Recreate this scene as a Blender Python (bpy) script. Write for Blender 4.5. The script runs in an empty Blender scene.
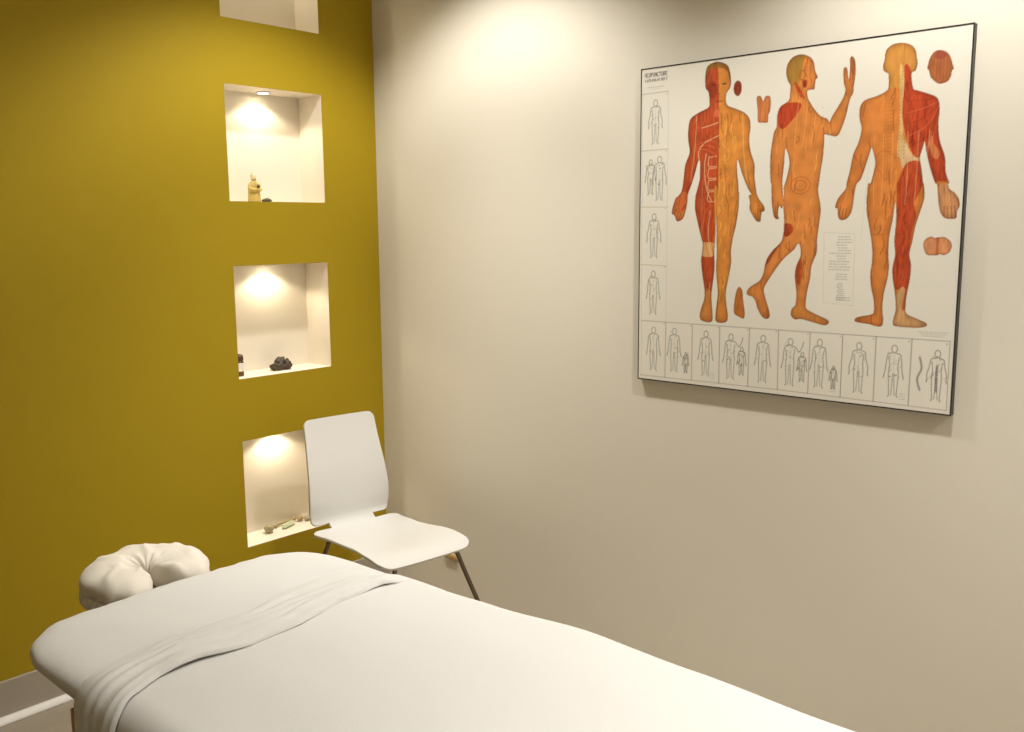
import bpy, bmesh, math, random, json
import numpy as np
from mathutils import Vector, Matrix, noise

C = bpy.context.scene.collection
SC = bpy.context.scene
R = math.radians

# ------------------------------------------------------------------ camera, light, exposure
YAW, PITCH, ROLL = 0.8440, -0.1477, -0.0088
cam_d = bpy.data.cameras.new('camera')
cam_d.sensor_width = 36.0
cam_d.lens = 934.31 / 1024 * 36.0
cam_d.clip_start = 0.02
cam = bpy.data.objects.new('camera', cam_d)
C.objects.link(cam)
_f = Vector((math.sin(YAW) * math.cos(PITCH), math.cos(YAW) * math.cos(PITCH), math.sin(PITCH)))
_r = Vector((math.cos(YAW), -math.sin(YAW), 0))
_u = _r.cross(_f)
_r2 = _r * math.cos(ROLL) + _u * math.sin(ROLL)
_u2 = -_r * math.sin(ROLL) + _u * math.cos(ROLL)
cam.matrix_world = Matrix(((_r2.x, _u2.x, -_f.x, -2.8089), (_r2.y, _u2.y, -_f.y, -3.1781), (_r2.z, _u2.z, -_f.z, 1.6), (0, 0, 0, 1)))
SC.camera = cam
SC.view_settings.view_transform = 'Standard'
SC.view_settings.look = 'None'
SC.view_settings.gamma = 1.0
SC.view_settings.use_curve_mapping = False
SC.view_settings.exposure = 0.0

world = bpy.data.worlds.new('world')
SC.world = world
world.use_nodes = True
world.node_tree.nodes['Background'].inputs[0].default_value = (1.0, 0.9, 0.75, 1)
world.node_tree.nodes['Background'].inputs[1].default_value = 0.05

CEIL = 3.0
ROOM_X, ROOM_Y = -4.9, -5.2
DOWN_COL = (1.0, 0.97, 0.915)
NICHE_COL = (1.0, 0.85, 0.62)
DOWNLIGHTS = [(-0.76, -0.80, 76.0, 104.0, 118), (-0.80, -2.45, 86.0, 36.0, 120), (-1.75, -2.75, 4.0, 7.0, 102), (-0.80, -4.35, 205.0, 50.0, 112)]   # x, y, wide spill W, beam W, spill angle; last one is an unseen lamp added as fill
NICHE_W = 2.5


# ------------------------------------------------------------------ helpers
def mat(name, col, rough=0.6, metal=0.0, spec=0.5, noise_scale=0, noise_amt=0.0, bump=0.0, bump_scale=200, sheen=0.0, coat=0.0):
    m = bpy.data.materials.new(name)
    m.use_nodes = True
    nt = m.node_tree
    b = nt.nodes['Principled BSDF']
    b.inputs['Base Color'].default_value = (*col, 1)
    b.inputs['Roughness'].default_value = rough
    b.inputs['Metallic'].default_value = metal
    b.inputs['Specular IOR Level'].default_value = spec
    b.inputs['Sheen Weight'].default_value = sheen
    b.inputs['Coat Weight'].default_value = coat
    tc = nt.nodes.new('ShaderNodeTexCoord')
    if noise_amt:
        n = nt.nodes.new('ShaderNodeTexNoise')
        n.inputs['Scale'].default_value = noise_scale
        n.inputs['Detail'].default_value = 4
        nt.links.new(tc.outputs['Object'], n.inputs['Vector'])
        mx = nt.nodes.new('ShaderNodeMix')
        mx.data_type = 'RGBA'
        mx.inputs[6].default_value = (*[c * (1 - noise_amt) for c in col], 1)
        mx.inputs[7].default_value = (*[min(1, c * (1 + noise_amt)) for c in col], 1)
        nt.links.new(n.outputs['Fac'], mx.inputs[0])
        nt.links.new(mx.outputs[2], b.inputs['Base Color'])
    if bump:
        n2 = nt.nodes.new('ShaderNodeTexNoise')
        n2.inputs['Scale'].default_value = bump_scale
        n2.inputs['Detail'].default_value = 3
        nt.links.new(tc.outputs['Object'], n2.inputs['Vector'])
        bp = nt.nodes.new('ShaderNodeBump')
        bp.inputs['Strength'].default_value = bump
        bp.inputs['Distance'].default_value = 0.002
        nt.links.new(n2.outputs['Fac'], bp.inputs['Height'])
        nt.links.new(bp.outputs['Normal'], b.inputs['Normal'])
    return m


def emis(name, col, s):
    m = bpy.data.materials.new(name)
    m.use_nodes = True
    b = m.node_tree.nodes['Principled BSDF']
    b.inputs['Base Color'].default_value = (0.9, 0.9, 0.88, 1)
    b.inputs['Emission Color'].default_value = (*col, 1)
    b.inputs['Emission Strength'].default_value = s
    return m


def tag(o, label=None, cat=None, group=None, kind=None):
    if label: o['label'] = label
    if cat: o['category'] = cat
    if group: o['group'] = group
    if kind: o['kind'] = kind
    return o


def thing(name, label, cat, loc=(0, 0, 0), group=None):
    o = bpy.data.objects.new(name, None)
    o.empty_display_size = 0.1
    C.objects.link(o)
    o.location = loc
    return tag(o, label, cat, group)


def obj(name, bm, mats, parent=None, smooth=True, recalc=True):
    if recalc:
        bmesh.ops.recalc_face_normals(bm, faces=bm.faces)
    me = bpy.data.meshes.new(name)
    bm.to_mesh(me)
    bm.free()
    for m in (mats if isinstance(mats, (list, tuple)) else [mats]):
        me.materials.append(m)
    if smooth:
        for p in me.polygons: p.use_smooth = True
    o = bpy.data.objects.new(name, me)
    C.objects.link(o)
    if parent is not None:
        o.parent = parent
        o.location = -Vector(parent.location)      # meshes are written in room coordinates
    return o


def struct(name, bm, mats, smooth=False):
    o = obj(name, bm, mats, None, smooth)
    o['kind'] = 'structure'
    return o


def box(bm, x0, x1, y0, y1, z0, z1, bevel=0.0, seg=2, mi=0):
    r = bmesh.ops.create_cube(bm, size=1.0)
    vs = r['verts']
    bmesh.ops.scale(bm, vec=(x1 - x0, y1 - y0, z1 - z0), verts=vs)
    bmesh.ops.translate(bm, vec=((x0 + x1) / 2, (y0 + y1) / 2, (z0 + z1) / 2), verts=vs)
    fs = list({f for v in vs for f in v.link_faces})
    for f in fs: f.material_index = mi
    if bevel:
        es = list({e for v in vs for e in v.link_edges})
        bmesh.ops.bevel(bm, geom=es, offset=bevel, segments=seg, affect='EDGES', profile=0.5)


def loft(bm, rings, closed_ring=True, cap=True, mi=0):
    vr = [[bm.verts.new(p) for p in ring] for ring in rings]
    n = len(vr[0])
    for a, b in zip(vr[:-1], vr[1:]):
        for i in range(n if closed_ring else n - 1):
            f = bm.faces.new((a[i], a[(i + 1) % n], b[(i + 1) % n], b[i]))
            f.material_index = mi
    if cap and closed_ring:
        for ring in (vr[0], vr[-1]):
            f = bm.faces.new(ring)
            f.material_index = mi
    return vr


def tube(bm, pts, rad, n=14, mi=0):
    pts = [Vector(p) for p in pts]
    rings = []
    prev = None
    for i, p in enumerate(pts):
        t = (pts[min(i + 1, len(pts) - 1)] - pts[max(i - 1, 0)]).normalized()
        if prev is None:
            a = Vector((0, 0, 1)) if abs(t.z) < 0.9 else Vector((1, 0, 0))
        else:
            a = prev
        s = (a - t * a.dot(t)).normalized()
        prev = s
        q = t.cross(s)
        r = rad[i] if isinstance(rad, (list, tuple)) else rad
        rings.append([p + (s * math.cos(2 * math.pi * k / n) + q * math.sin(2 * math.pi * k / n)) * r for k in range(n)])
    loft(bm, rings, mi=mi)


def lathe(bm, cx, cy, prof, n=28, mi=0, cap=True):
    rings = [[(cx + r * math.cos(2 * math.pi * k / n), cy + r * math.sin(2 * math.pi * k / n), z) for k in range(n)] for r, z in prof]
    loft(bm, rings, cap=cap, mi=mi)


def smooth_pts(pts, sub=8, closed=False):
    pts = [Vector(p) for p in pts]
    n = len(pts)
    out = []
    for i in range(n if closed else n - 1):
        g = lambda k: pts[k % n] if closed else pts[max(0, min(n - 1, k))]
        p0, p1, p2, p3 = g(i - 1), g(i), g(i + 1), g(i + 2)
        for j in range(sub):
            t = j / sub
            out.append(0.5 * ((2 * p1) + (p2 - p0) * t + (2 * p0 - 5 * p1 + 4 * p2 - p3) * t * t + (3 * p1 - p0 - 3 * p2 + p3) * t ** 3))
    if not closed: out.append(pts[-1])
    return out


def grid(name, nu, nv, fn, mats, parent=None, thick=0.0, offset=-1.0):
    bm = bmesh.new()
    vs = [[bm.verts.new(fn(i / (nu - 1), j / (nv - 1))) for j in range(nv)] for i in range(nu)]
    for i in range(nu - 1):
        for j in range(nv - 1):
            bm.faces.new((vs[i][j], vs[i + 1][j], vs[i + 1][j + 1], vs[i][j + 1]))
    o = obj(name, bm, mats, parent, True, False)
    if thick:
        md = o.modifiers.new('thickness', 'SOLIDIFY')
        md.thickness = thick
        md.offset = offset
    return o


def lerp_tab(tab, x):
    for (a, va), (b, vb) in zip(tab[:-1], tab[1:]):
        if x <= b:
            t = max(0, min(1, (x - a) / (b - a)))
            return va + (vb - va) * t
    return tab[-1][1]


def sstep(a, b, x):
    t = max(0.0, min(1.0, (x - a) / (b - a)))
    return t * t * (3 - 2 * t)


def nz(x, y, z=0.0):
    return noise.noise(Vector((x, y, z)))


# ------------------------------------------------------------------ materials
M = {}
M['mustard'] = mat('mustard paint', (0.41, 0.285, 0.008), 0.6, spec=0.25, noise_scale=3, noise_amt=0.02, bump=0.15, bump_scale=260)
M['cream'] = mat('cream paint', (0.78, 0.73, 0.62), 0.6, spec=0.3, noise_scale=2, noise_amt=0.015, bump=0.15, bump_scale=240)
M['niche'] = mat('niche paint', (0.80, 0.735, 0.62), 0.6, bump=0.1)
M['ceiling'] = mat('ceiling paint', (0.80, 0.77, 0.70), 0.8)
M['floor'] = mat('floor tile', (0.34, 0.29, 0.22), 0.45, noise_scale=6, noise_amt=0.12)
M['skirting'] = mat('taupe skirting', (0.42, 0.37, 0.30), 0.4, noise_scale=8, noise_amt=0.08)
M['white_trim'] = mat('white trim', (0.85, 0.83, 0.78), 0.35)
M['cotton'] = mat('white cotton', (0.725, 0.715, 0.695), 0.85, spec=0.2, bump=0.25, bump_scale=420, sheen=0.15)
M['cotton_cream'] = mat('unbleached cotton', (0.80, 0.75, 0.66), 0.88, spec=0.2, bump=0.3, bump_scale=380, sheen=0.15)
M['vinyl'] = mat('pad vinyl', (0.55, 0.50, 0.42), 0.5)
M['wood'] = mat('beech wood', (0.50, 0.27, 0.11), 0.45, noise_scale=14, noise_amt=0.15)
M['chair'] = mat('white lacquer', (0.74, 0.73, 0.70), 0.32, spec=0.5, coat=0.1)
M['steel'] = mat('dark chrome', (0.20, 0.165, 0.125), 0.25, metal=1.0)
M['rubber'] = mat('black rubber', (0.02, 0.02, 0.02), 0.7)
M['black'] = mat('black frame', (0.018, 0.016, 0.013), 0.4)
M['white_metal'] = mat('white metal', (0.8, 0.8, 0.78), 0.3)

# ------------------------------------------------------------------ room shell
NX0, NX1, ND = -0.8325, -0.389, 0.155
NICHES = [(2.3763, 2.812), (1.7062, 2.1379), (1.0229, 1.4607), (0.3419, 0.7751)]
WX = -0.1073           # plane of the cream wall on the right

bm = bmesh.new()
xs = [ROOM_X, NX0, NX1, WX]
zs = [0.0] + sorted([v for n in NICHES for v in n]) + [CEIL]
vg = {}
for i, x in enumerate(xs):
    for j, z in enumerate(zs):
        vg[i, j] = bm.verts.new((x, 0, z))
for i in range(3):
    for j in range(len(zs) - 1):
        if i == 1 and j % 2 == 1:
            a, b, c, d = vg[1, j], vg[2, j], vg[2, j + 1], vg[1, j + 1]
            back = [bm.verts.new((v.co.x, ND, v.co.z)) for v in (a, b, c, d)]
            fr = [a, b, c, d]
            for k in range(4):
                bm.faces.new((fr[k], fr[(k + 1) % 4], back[(k + 1) % 4], back[k])).material_index = 1
            bm.faces.new(back).material_index = 1
        else:
            bm.faces.new((vg[i, j], vg[i + 1, j], vg[i + 1, j + 1], vg[i, j + 1]))
struct('wall_back', bm, [M['mustard'], M['niche']])

bm = bmesh.new(); box(bm, WX, 0.06, ROOM_Y, 0.2, 0, CEIL); struct('wall_right', bm, M['cream'])
bm = bmesh.new(); box(bm, ROOM_X - 0.12, ROOM_X, ROOM_Y, 0.2, 0, CEIL); struct('wall_left', bm, M['cream'])
bm = bmesh.new(); box(bm, ROOM_X, WX, ROOM_Y - 0.12, ROOM_Y, 0, CEIL); struct('wall_front', bm, M['cream'])
bm = bmesh.new(); box(bm, ROOM_X - 0.12, 0.12, ROOM_Y - 0.12, 0.2, -0.1, 0); struct('floor', bm, M['floor'])
bm = bmesh.new(); box(bm, ROOM_X - 0.12, 0.12, ROOM_Y - 0.12, 0.2, CEIL, CEIL + 0.1); struct('ceiling', bm, M['ceiling'])
bm = bmesh.new(); box(bm, ROOM_X, WX, -0.012, 0.0, 0, 0.139, 0.003); struct('baseboard_back', bm, M['skirting'])
bm = bmesh.new()                                     # white quarter-round at the foot of the skirting
prof = [(0.0, 0.0)] + [(-0.024 * math.cos(a), 0.022 * math.sin(a)) for a in [R(t) for t in range(0, 91, 15)]]
loft(bm, [[(x, -0.012 + y, z) for y, z in prof] for x in (ROOM_X, WX)])
struct('trim_1', bm, M['white_trim'], True)

# ------------------------------------------------------------------ lamps of the room
M['lens'] = emis('downlight lens', DOWN_COL, 12.0)
M['niche_lens'] = emis('niche lens', (1.0, 0.86, 0.66), 34.0)
DL_LABEL = ['recessed ceiling downlight above the white chair', 'recessed ceiling downlight above the anatomy chart',
            'recessed ceiling downlight over the foot of the massage table', 'added fill downlight in the unseen ceiling near the right wall, nearest the front wall']
for (x, y, w, wb, ang), lb in zip(DOWNLIGHTS, DL_LABEL):
    t = thing('ceiling_downlight', lb, 'ceiling light', (x, y, CEIL), 'recessed ceiling downlights')
    bm = bmesh.new()
    lathe(bm, x, y, [(0.045, CEIL), (0.058, CEIL), (0.060, CEIL - 0.003), (0.056, CEIL - 0.007), (0.045, CEIL - 0.005)], 32, cap=False)
    obj('trim_ring', bm, M['white_metal'], t)
    bm = bmesh.new(); lathe(bm, x, y, [(0.044, CEIL - 0.0005), (0.044, CEIL - 0.003)], 32); obj('lens', bm, M['lens'], t)
    # a reflector lamp: wide dim spill with a cut-off, and a soft brighter core
    for nm, e, sz, bl in (('downlight_spill', w, ang, 0.5), ('downlight_beam', wb, 72, 1.0)):
        ld = bpy.data.lights.new(nm, 'SPOT')
        ld.energy = e; ld.color = DOWN_COL; ld.spot_size = R(sz); ld.spot_blend = bl; ld.shadow_soft_size = 0.05
        lo = bpy.data.objects.new(nm, ld); C.objects.link(lo)
        lo.location = (x, y, CEIL - 0.05)

NL_LABEL = ['small round puck light in the ceiling of the topmost niche', 'small round puck light in the niche holding the gold figurine',
            'small round puck light in the niche holding the brown bottle', 'small round puck light in the lowest niche beside the chair']
for (z0, z1), lb in zip(NICHES, NL_LABEL):
    x, y = -0.600, 0.095
    t = thing('niche_light', lb, 'light', (x, y, z1), 'puck lights in the wall niches')
    bm = bmesh.new()
    lathe(bm, x, y, [(0.021, z1 - 0.0004), (0.030, z1 - 0.0004), (0.031, z1 - 0.004), (0.028, z1 - 0.007), (0.021, z1 - 0.006)], 28, cap=False)
    obj('trim_ring', bm, M['white_metal'], t)
    bm = bmesh.new(); lathe(bm, x, y, [(0.0205, z1 - 0.001), (0.0205, z1 - 0.004)], 28); obj('lens', bm, M['niche_lens'], t)
    ld = bpy.data.lights.new('niche_beam', 'SPOT')
    ld.energy = NICHE_W; ld.color = NICHE_COL; ld.spot_size = R(138); ld.spot_blend = 0.35; ld.shadow_soft_size = 0.012
    lo = bpy.data.objects.new('niche_beam', ld); C.objects.link(lo)
    lo.location = (x, y, z1 - 0.018)

# ------------------------------------------------------------------ massage table
X0, X1 = -2.095, -1.285       # long sides of the pad
YH, YF = -1.005, -3.02        # head and foot
ZT, ZB = 0.722, 0.566         # top and underside of the pad


def ring_pts(hx, hy, r, n=30, ns=20):
    # rounded rectangle with the same point layout for every size
    r = max(0.0005, min(r, hx - 0.0004, hy - 0.0004))
    pts = []
    cs = [(hx - r, hy - r, 0), (-(hx - r), hy - r, 90), (-(hx - r), -(hy - r), 180), (hx - r, -(hy - r), 270)]
    for q, (cx, cy, a0) in enumerate(cs):
        for k in range(n):
            a = R(a0 + 90 * k / n)
            pts.append((cx + r * math.cos(a), cy + r * math.sin(a)))
        nx = cs[(q + 1) % 4]
        a = R(a0 + 90)
        p0 = (cx + r * math.cos(a), cy + r * math.sin(a)); p1 = (nx[0] + r * math.cos(a), nx[1] + r * math.sin(a))
        m = ns * (3 if q in (1, 3) else 1)
        for k in range(m):
            pts.append((p0[0] + (p1[0] - p0[0]) * k / m, p0[1] + (p1[1] - p0[1]) * k / m))
    return pts


def pad(name, grow, zt, zb, wrinkle, m, parent=None):
    cx, cy = (X0 + X1) / 2, (YH + YF) / 2
    hx, hy = (X1 - X0) / 2 + grow, (YH - YF) / 2 + grow
    prof = [(0.19, zb + 0.004), (0.14, zb), (0.110, zb), (0.092, zb + 0.006), (0.070, zb + 0.030), (0.046, zb + 0.060), (0.024, zb + 0.090), (0.008, zb + 0.113), (0.001, zt - 0.034),
            (0.003, zt - 0.024), (0.010, zt - 0.015), (0.022, zt - 0.008), (0.040, zt - 0.004), (0.06, zt - 0.0015), (0.09, zt)]
    d = 0.115
    while d < hx - 0.01:
        prof.append((d, zt + 0.004 * sstep(0.09, 0.3, d))); d += 0.024
    prof.append((hx - 0.003, zt + 0.004))
    bm = bmesh.new()
    rings = []
    for ins, z in prof:
        ring = []
        for px, py in ring_pts(hx - ins, hy - ins, 0.19 - ins):
            x, y = cx + px, cy + py
            q = Vector((x, y, z))
            if wrinkle:
                edge = sstep(0.16, 0.0, ins)
                a = math.atan2(py / hy, px / hx)
                n1 = nz(x * 7, y * 7, z * 5) * 0.004 + nz(x * 2.5 + y, y * 2.5, 4) * 0.005
                fold = math.sin(a * 46 + 3 * nz(x * 5, y * 5, 1)) * 0.004 * edge * (0.3 + 0.7 * abs(nz(x * 3, y * 3, 8)) * 2)
                q.z += n1 if ins > 0.02 else 0
                q += Vector((px, py, 0)).normalized() * (fold + n1) * edge
                if z < zb + 0.03:                            # elastic hem pulls up towards the head corners
                    q.z += 0.020 * sstep(0.42, 0.86, y - cy) + 0.008 * math.sin(a * 60)
            ring.append(q)
        rings.append(ring)
    loft(bm, rings, cap=False)
    bm.faces.new([v for v in list(bm.verts)[-len(rings[0]):]])
    if not wrinkle: bm.faces.new([v for v in list(bm.verts)[:len(rings[0])]])
    o = obj(name, bm, m, parent)
    if wrinkle:
        md = o.modifiers.new('thickness', 'SOLIDIFY'); md.thickness = 0.0025; md.offset = -1.0
    return o


table = thing('massage_table', 'padded wooden-framed massage table under white sheets with headrest holder', 'massage table', ((X0 + X1) / 2, -2.0, 0))
pad('padded_top', -0.012, ZT - 0.012, ZB + 0.008, False, M['vinyl'], table)
bm = bmesh.new()
for a in ((X0 + 0.085, X0 + 0.110, YF + 0.10, YH - 0.13), (X1 - 0.110, X1 - 0.085, YF + 0.10, YH - 0.13)):
    box(bm, *a, 0.462, 0.545, 0.004)
for y in (YF + 0.10, YH - 0.155):
    box(bm, X0 + 0.110, X1 - 0.110, y, y + 0.025, 0.462, 0.545, 0.004)
obj('table_frame', bm, M['wood'], table, False)
for sx in (0, 1):
    for sy in (0, 1):
        x = X0 + 0.128 if sx == 0 else X1 - 0.128
        y = YH - 0.22 if sy == 0 else YF + 0.22
        bm = bmesh.new(); box(bm, x - 0.018, x + 0.018, y - 0.032, y + 0.032, 0.012, 0.572, 0.005)
        lg = obj('leg', bm, M['wood'], table, False)
        bm = bmesh.new(); lathe(bm, x, y, [(0.016, 0.0), (0.018, 0.003), (0.018, 0.014)], 20); obj('rubber_foot', bm, M['rubber'], lg)
CX = (X0 + X1) / 2
CYC = -0.872            # centre of the face rest
bm = bmesh.new()
for s in (-1, 1):
    tube(bm, smooth_pts([(CX + s * 0.07, -1.16, 0.60), (CX + s * 0.07, -1.0, 0.60), (CX + s * 0.07, -0.93, 0.605), (CX + s * 0.07, -0.88, 0.622)]), 0.009)
box(bm, CX - 0.12, CX + 0.12, CYC - 0.035, CYC + 0.085, 0.622, 0.636, 0.004)
obj('face_cradle', bm, M['wood'], table)

fs = pad('fitted_sheet', 0.0, ZT, ZB, True, M['cotton'])
tag(fs, 'white fitted sheet stretched over the head end of the massage table', 'sheet')


EDGE = [(1.2, -1.287), (1.42, -1.291), (1.60, -1.285), (1.77, -1.270), (2.03, -1.241), (2.29, -1.255), (2.60, -1.268), (3.2, -1.265)]


def edge_x(y):
    for (a, va), (b, vb) in zip(EDGE[:-1], EDGE[1:]):
        if -y <= b: return va + (vb - va) * sstep(a, b, -y)
    return EDGE[-1][1]


def section(s, y, off, hang=0.36, bulge=True):
    # s in 0..1 from the left hem over the top to the right hem; returns point, normal, kind of place
    x0, x1 = X0 - 0.002, X1 + 0.002
    if bulge: x1 = edge_x(y)
    r = 0.05
    L1, La, Lt = ZT - r - hang, r * math.pi / 2, (x1 - x0) - 2 * r
    tot = 2 * L1 + 2 * La + Lt
    d = s * tot
    if d < L1:
        z = hang + d; p = Vector((x0, y, z)); n = Vector((-1, 0, 0)); dep = (L1 - d)
        p.x -= 0.10 * dep * dep + 0.03 * dep
        side = -1
    elif d < L1 + La:
        a = (d - L1) / r; p = Vector((x0 + r - r * math.cos(a), y, ZT - r + r * math.sin(a))); n = Vector((-math.cos(a), 0, math.sin(a))); dep = 0; side = -1
    elif d < L1 + La + Lt:
        x = x0 + r + d - L1 - La; u = (x - x0) / (x1 - x0)
        p = Vector((x, y, ZT + 0.004 * sstep(0, 0.3, u) * sstep(1, 0.7, u))); n = Vector((0, 0, 1)); dep = 0; side = 0
    elif d < L1 + 2 * La + Lt:
        a = (d - L1 - La - Lt) / r; p = Vector((x1 - r + r * math.sin(a), y, ZT - r + r * math.cos(a))); n = Vector((math.sin(a), 0, math.cos(a))); dep = 0; side = 1
    else:
        dep = d - L1 - 2 * La - Lt; p = Vector((x1, y, ZT - r - dep)); n = Vector((1, 0, 0)); side = 1
        p.x += 0.10 * dep * dep + 0.03 * dep
    return p + n * off, n, dep, side


def top_fn(u, v):
    y = -1.47 + (-3.075 + 1.47) * v
    p, n, dep, side = section(u, y, 0.011)
    if v > 0.985: p.z -= 0.03 * (v - 0.985) / 0.015
    w = nz(p.x * 3.1, y * 2.4, 2) * 0.005 + nz(p.x * 8, y * 5, 6) * 0.0018
    if dep > 0:
        w += math.sin(y * 26 + 2.5 * nz(y * 4, side * 3, 0)) * 0.05 * min(1, dep / 0.25) * (0.6 + nz(y * 3, side, 5))
    return p + n * w


ts = grid('top_sheet', 190, 150, top_fn, M['cotton'], None, 0.003)
tag(ts, 'smooth white top sheet folded back at a crease and draped over the massage table', 'sheet')


def hem_y(x):
    return lerp_tab([(-2.3, -1.66), (-2.12, -1.60), (-2.06, -1.553), (-1.99, -1.525), (-1.9, -1.522), (-1.8, -1.54), (-1.67, -1.539), (-1.54, -1.508), (-1.41, -1.50), (-1.326, -1.522), (-1.27, -1.535)], x)


def cuff_fn(u, v):
    p0, n, dep, side = section(u, -1.45, 0.0)
    px = p0.x
    yh = lerp_tab([(-2.2, -1.400), (-2.06, -1.385), (-1.9, -1.335), (-1.7, -1.345), (-1.5, -1.315), (-1.27, -1.29)], px) + 0.012 * nz(px * 6, 3)
    ye = hem_y(px - (dep * 0.25 if side < 0 else 0)) + 0.006 * nz(px * 9, 1)
    y = yh + (ye - yh) * v
    p, n, dep, side = section(u, y, 0.0)
    s = u * 1.0
    base = 0.0008 + 0.0122 * sstep(0.0, 0.55, v) + 0.004 * nz(px * 7, y * 12, 3) * sstep(0, 0.3, v) + 0.0025 * nz(px * 16 + y * 20, y * 30 - px * 6, 8) * sstep(0, 0.3, v)
    rg = 0.0
    for (c0, c1, w, a, k) in ((0.22, 0.22, 0.095, 0.006, 1.7), (0.46, 0.30, 0.085, 0.009, 2.3), (0.64, 0.20, 0.065, 0.009, 3.1), (0.80, 0.12, 0.050, 0.006, 4.7)):
        c = c0 + c1 * nz(s * 3.2 + k, k * 3) + (u - 0.5) * 0.10 * (1 if k < 3 else -1)
        amp = a * (0.55 + 0.9 * abs(nz(s * 4.0 + k * 2, k)) + 0.35 * nz(s * 9, k))
        rg += amp * math.exp(-((v - c) / w) ** 2)
    rightend = math.exp(-((px + 1.41) / 0.075) ** 2) if side == 0 else 0
    lip = (0.0095 + 0.003 * nz(s * 7, 9) + 0.003 * rightend) * sstep(0.55, 0.93, v)
    lip -= 0.006 * sstep(0.965, 1.0, v)
    edge = 1.0 + 0.9 * (1 if dep > 0 and side < 0 else 0) * min(1, dep / 0.06)
    thin = 1 - 0.6 * sstep(-1.40, -1.31, px) if side >= 0 else 1
    p = p + n * ((base + rg * edge) * thin + lip * (0.3 + 0.7 * thin))
    return p


grid('folded_cuff', 260, 110, cuff_fn, M['cotton'], ts, 0.003)
ts.children[0]['label'] = 'rumpled folded-back hem of the top sheet'

# ------------------------------------------------------------------ face cushion
fc = thing('face_cushion', 'crescent face cushion in a gathered white cotton cover at the table head', 'cushion', (CX, CYC, 0.636))
NA, NB = 110, 36


def u_line(t):
    # horseshoe, open towards the table
    a = R(-72 + 324 * t)
    return Vector((CX + 0.010 + 0.088 * math.cos(a), CYC + 0.003 + 0.086 * math.sin(a), 0.690 + 0.006 * math.sin(a))), a


rings = []
for i in range(NA):
    t = i / (NA - 1)
    c, a = u_line(t)
    rad = Vector((math.cos(a), math.sin(a), 0))
    e = min(t, 1 - t) / 0.085
    k = math.sqrt(max(0.0, 1 - (1 - min(1, e)) ** 2)) if e < 1 else 1.0
    k = max(k, 0.05)
    ring = []
    for j in range(NB):
        b = 2 * math.pi * j / NB
        cb, sb = math.cos(b), math.sin(b)
        w, h = 0.075 * k, (0.046 if sb > 0 else 0.046) * (0.35 + 0.65 * k)
        # crisp gathers near the underside and on the inner fold
        g = math.sin(a * 21 + 2.5 * nz(a * 3, 2)) * 0.0034 * sstep(0.35, -0.7, sb) + math.sin(a * 13 + 1.5 * nz(a * 2, 7)) * 0.0040 * sstep(-0.2, -1.0, cb)
        q = c + rad * (cb * (w + g)) + Vector((0, 0, sb * (h + g)))
        q += Vector((nz(q.x * 22, q.y * 22, q.z * 14), nz(q.x * 22, q.y * 22, 9), nz(q.x * 16, q.y * 16, 5))) * 0.0055
        q += rad * cb * 0.004 * math.sin(a * 5 + 1)
        cr = 1 - abs(nz(q.x * 13 + 3 * q.y, q.y * 13 - 4 * q.x, q.z * 9)) * 2
        q.z += 0.010 * max(0, cr) ** 3 * 0.7 * (0.3 + abs(sb)) * (1 if sb > 0 else 0)
        ring.append(q)
    rings.append(ring)
bm = bmesh.new(); loft(bm, rings); obj('cushion_cover', bm, M['cotton_cream'], fc)
bm = bmesh.new()
h0, h1, h2 = [], [], []
for i in range(240):
    t = i / 239
    c, a = u_line(t)
    rad = Vector((math.cos(a), math.sin(a), 0))
    f = math.sin(a * 44 + 3 * nz(a * 5, 1))
    e = 0.25 + 0.75 * min(1, min(t, 1 - t) / 0.06)
    h0.append(c + rad * 0.070 * e + Vector((0, 0, -0.012)))
    h1.append(c + rad * (0.077 * e + 0.004 * f) + Vector((0, 0, -0.026)))
    h2.append(c + rad * (0.072 * e + 0.006 * f) + Vector((0, 0, -0.043 + 0.003 * nz(a * 9, 4))))
loft(bm, [h0, h1, h2], closed_ring=False)
o = obj('gathered_hem', bm, M['cotton_cream'], fc)
md = o.modifiers.new('thickness', 'SOLIDIFY'); md.thickness = 0.0025

# ------------------------------------------------------------------ white chair
CO = Vector((-0.555, -0.300, 0))
CF = Vector((-0.12, -0.993, 0)).normalized()
CS = Vector((-CF.y, CF.x, 0))
chair = thing('chair', 'white bent-plywood chair on slim dark metal legs in the corner', 'chair', tuple(CO + CF * 0.2))
PROF = [Vector((d, z, 0)) for d, z in [(-0.062, 0.866), (-0.048, 0.80), (-0.030, 0.73), (-0.012, 0.655), (-0.001, 0.59), (0.004, 0.54), (0.003, 0.50), (0.004, 0.478), (0.013, 0.458), (0.032, 0.444),
        (0.065, 0.438), (0.12, 0.434), (0.20, 0.433), (0.28, 0.437), (0.36, 0.444), (0.43, 0.449), (0.475, 0.448), (0.51, 0.441), (0.535, 0.428)]]
PP = smooth_pts(PROF, 14)
cum = [0.0]
for a, b in zip(PP[:-1], PP[1:]): cum.append(cum[-1] + (b - a).length)
TOT = cum[-1]


def prof_at(l):
    l = max(0, min(TOT, l))
    for i in range(len(cum) - 1):
        if l <= cum[i + 1]:
            t = (l - cum[i]) / max(1e-9, cum[i + 1] - cum[i])
            p = PP[i].lerp(PP[i + 1], t); tg = (PP[i + 1] - PP[i]).normalized()
            return p, tg
    return PP[-1], (PP[-1] - PP[-2]).normalized()


NECK = 0.428            # arc length of the slots
GAP = 0.0150


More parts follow.
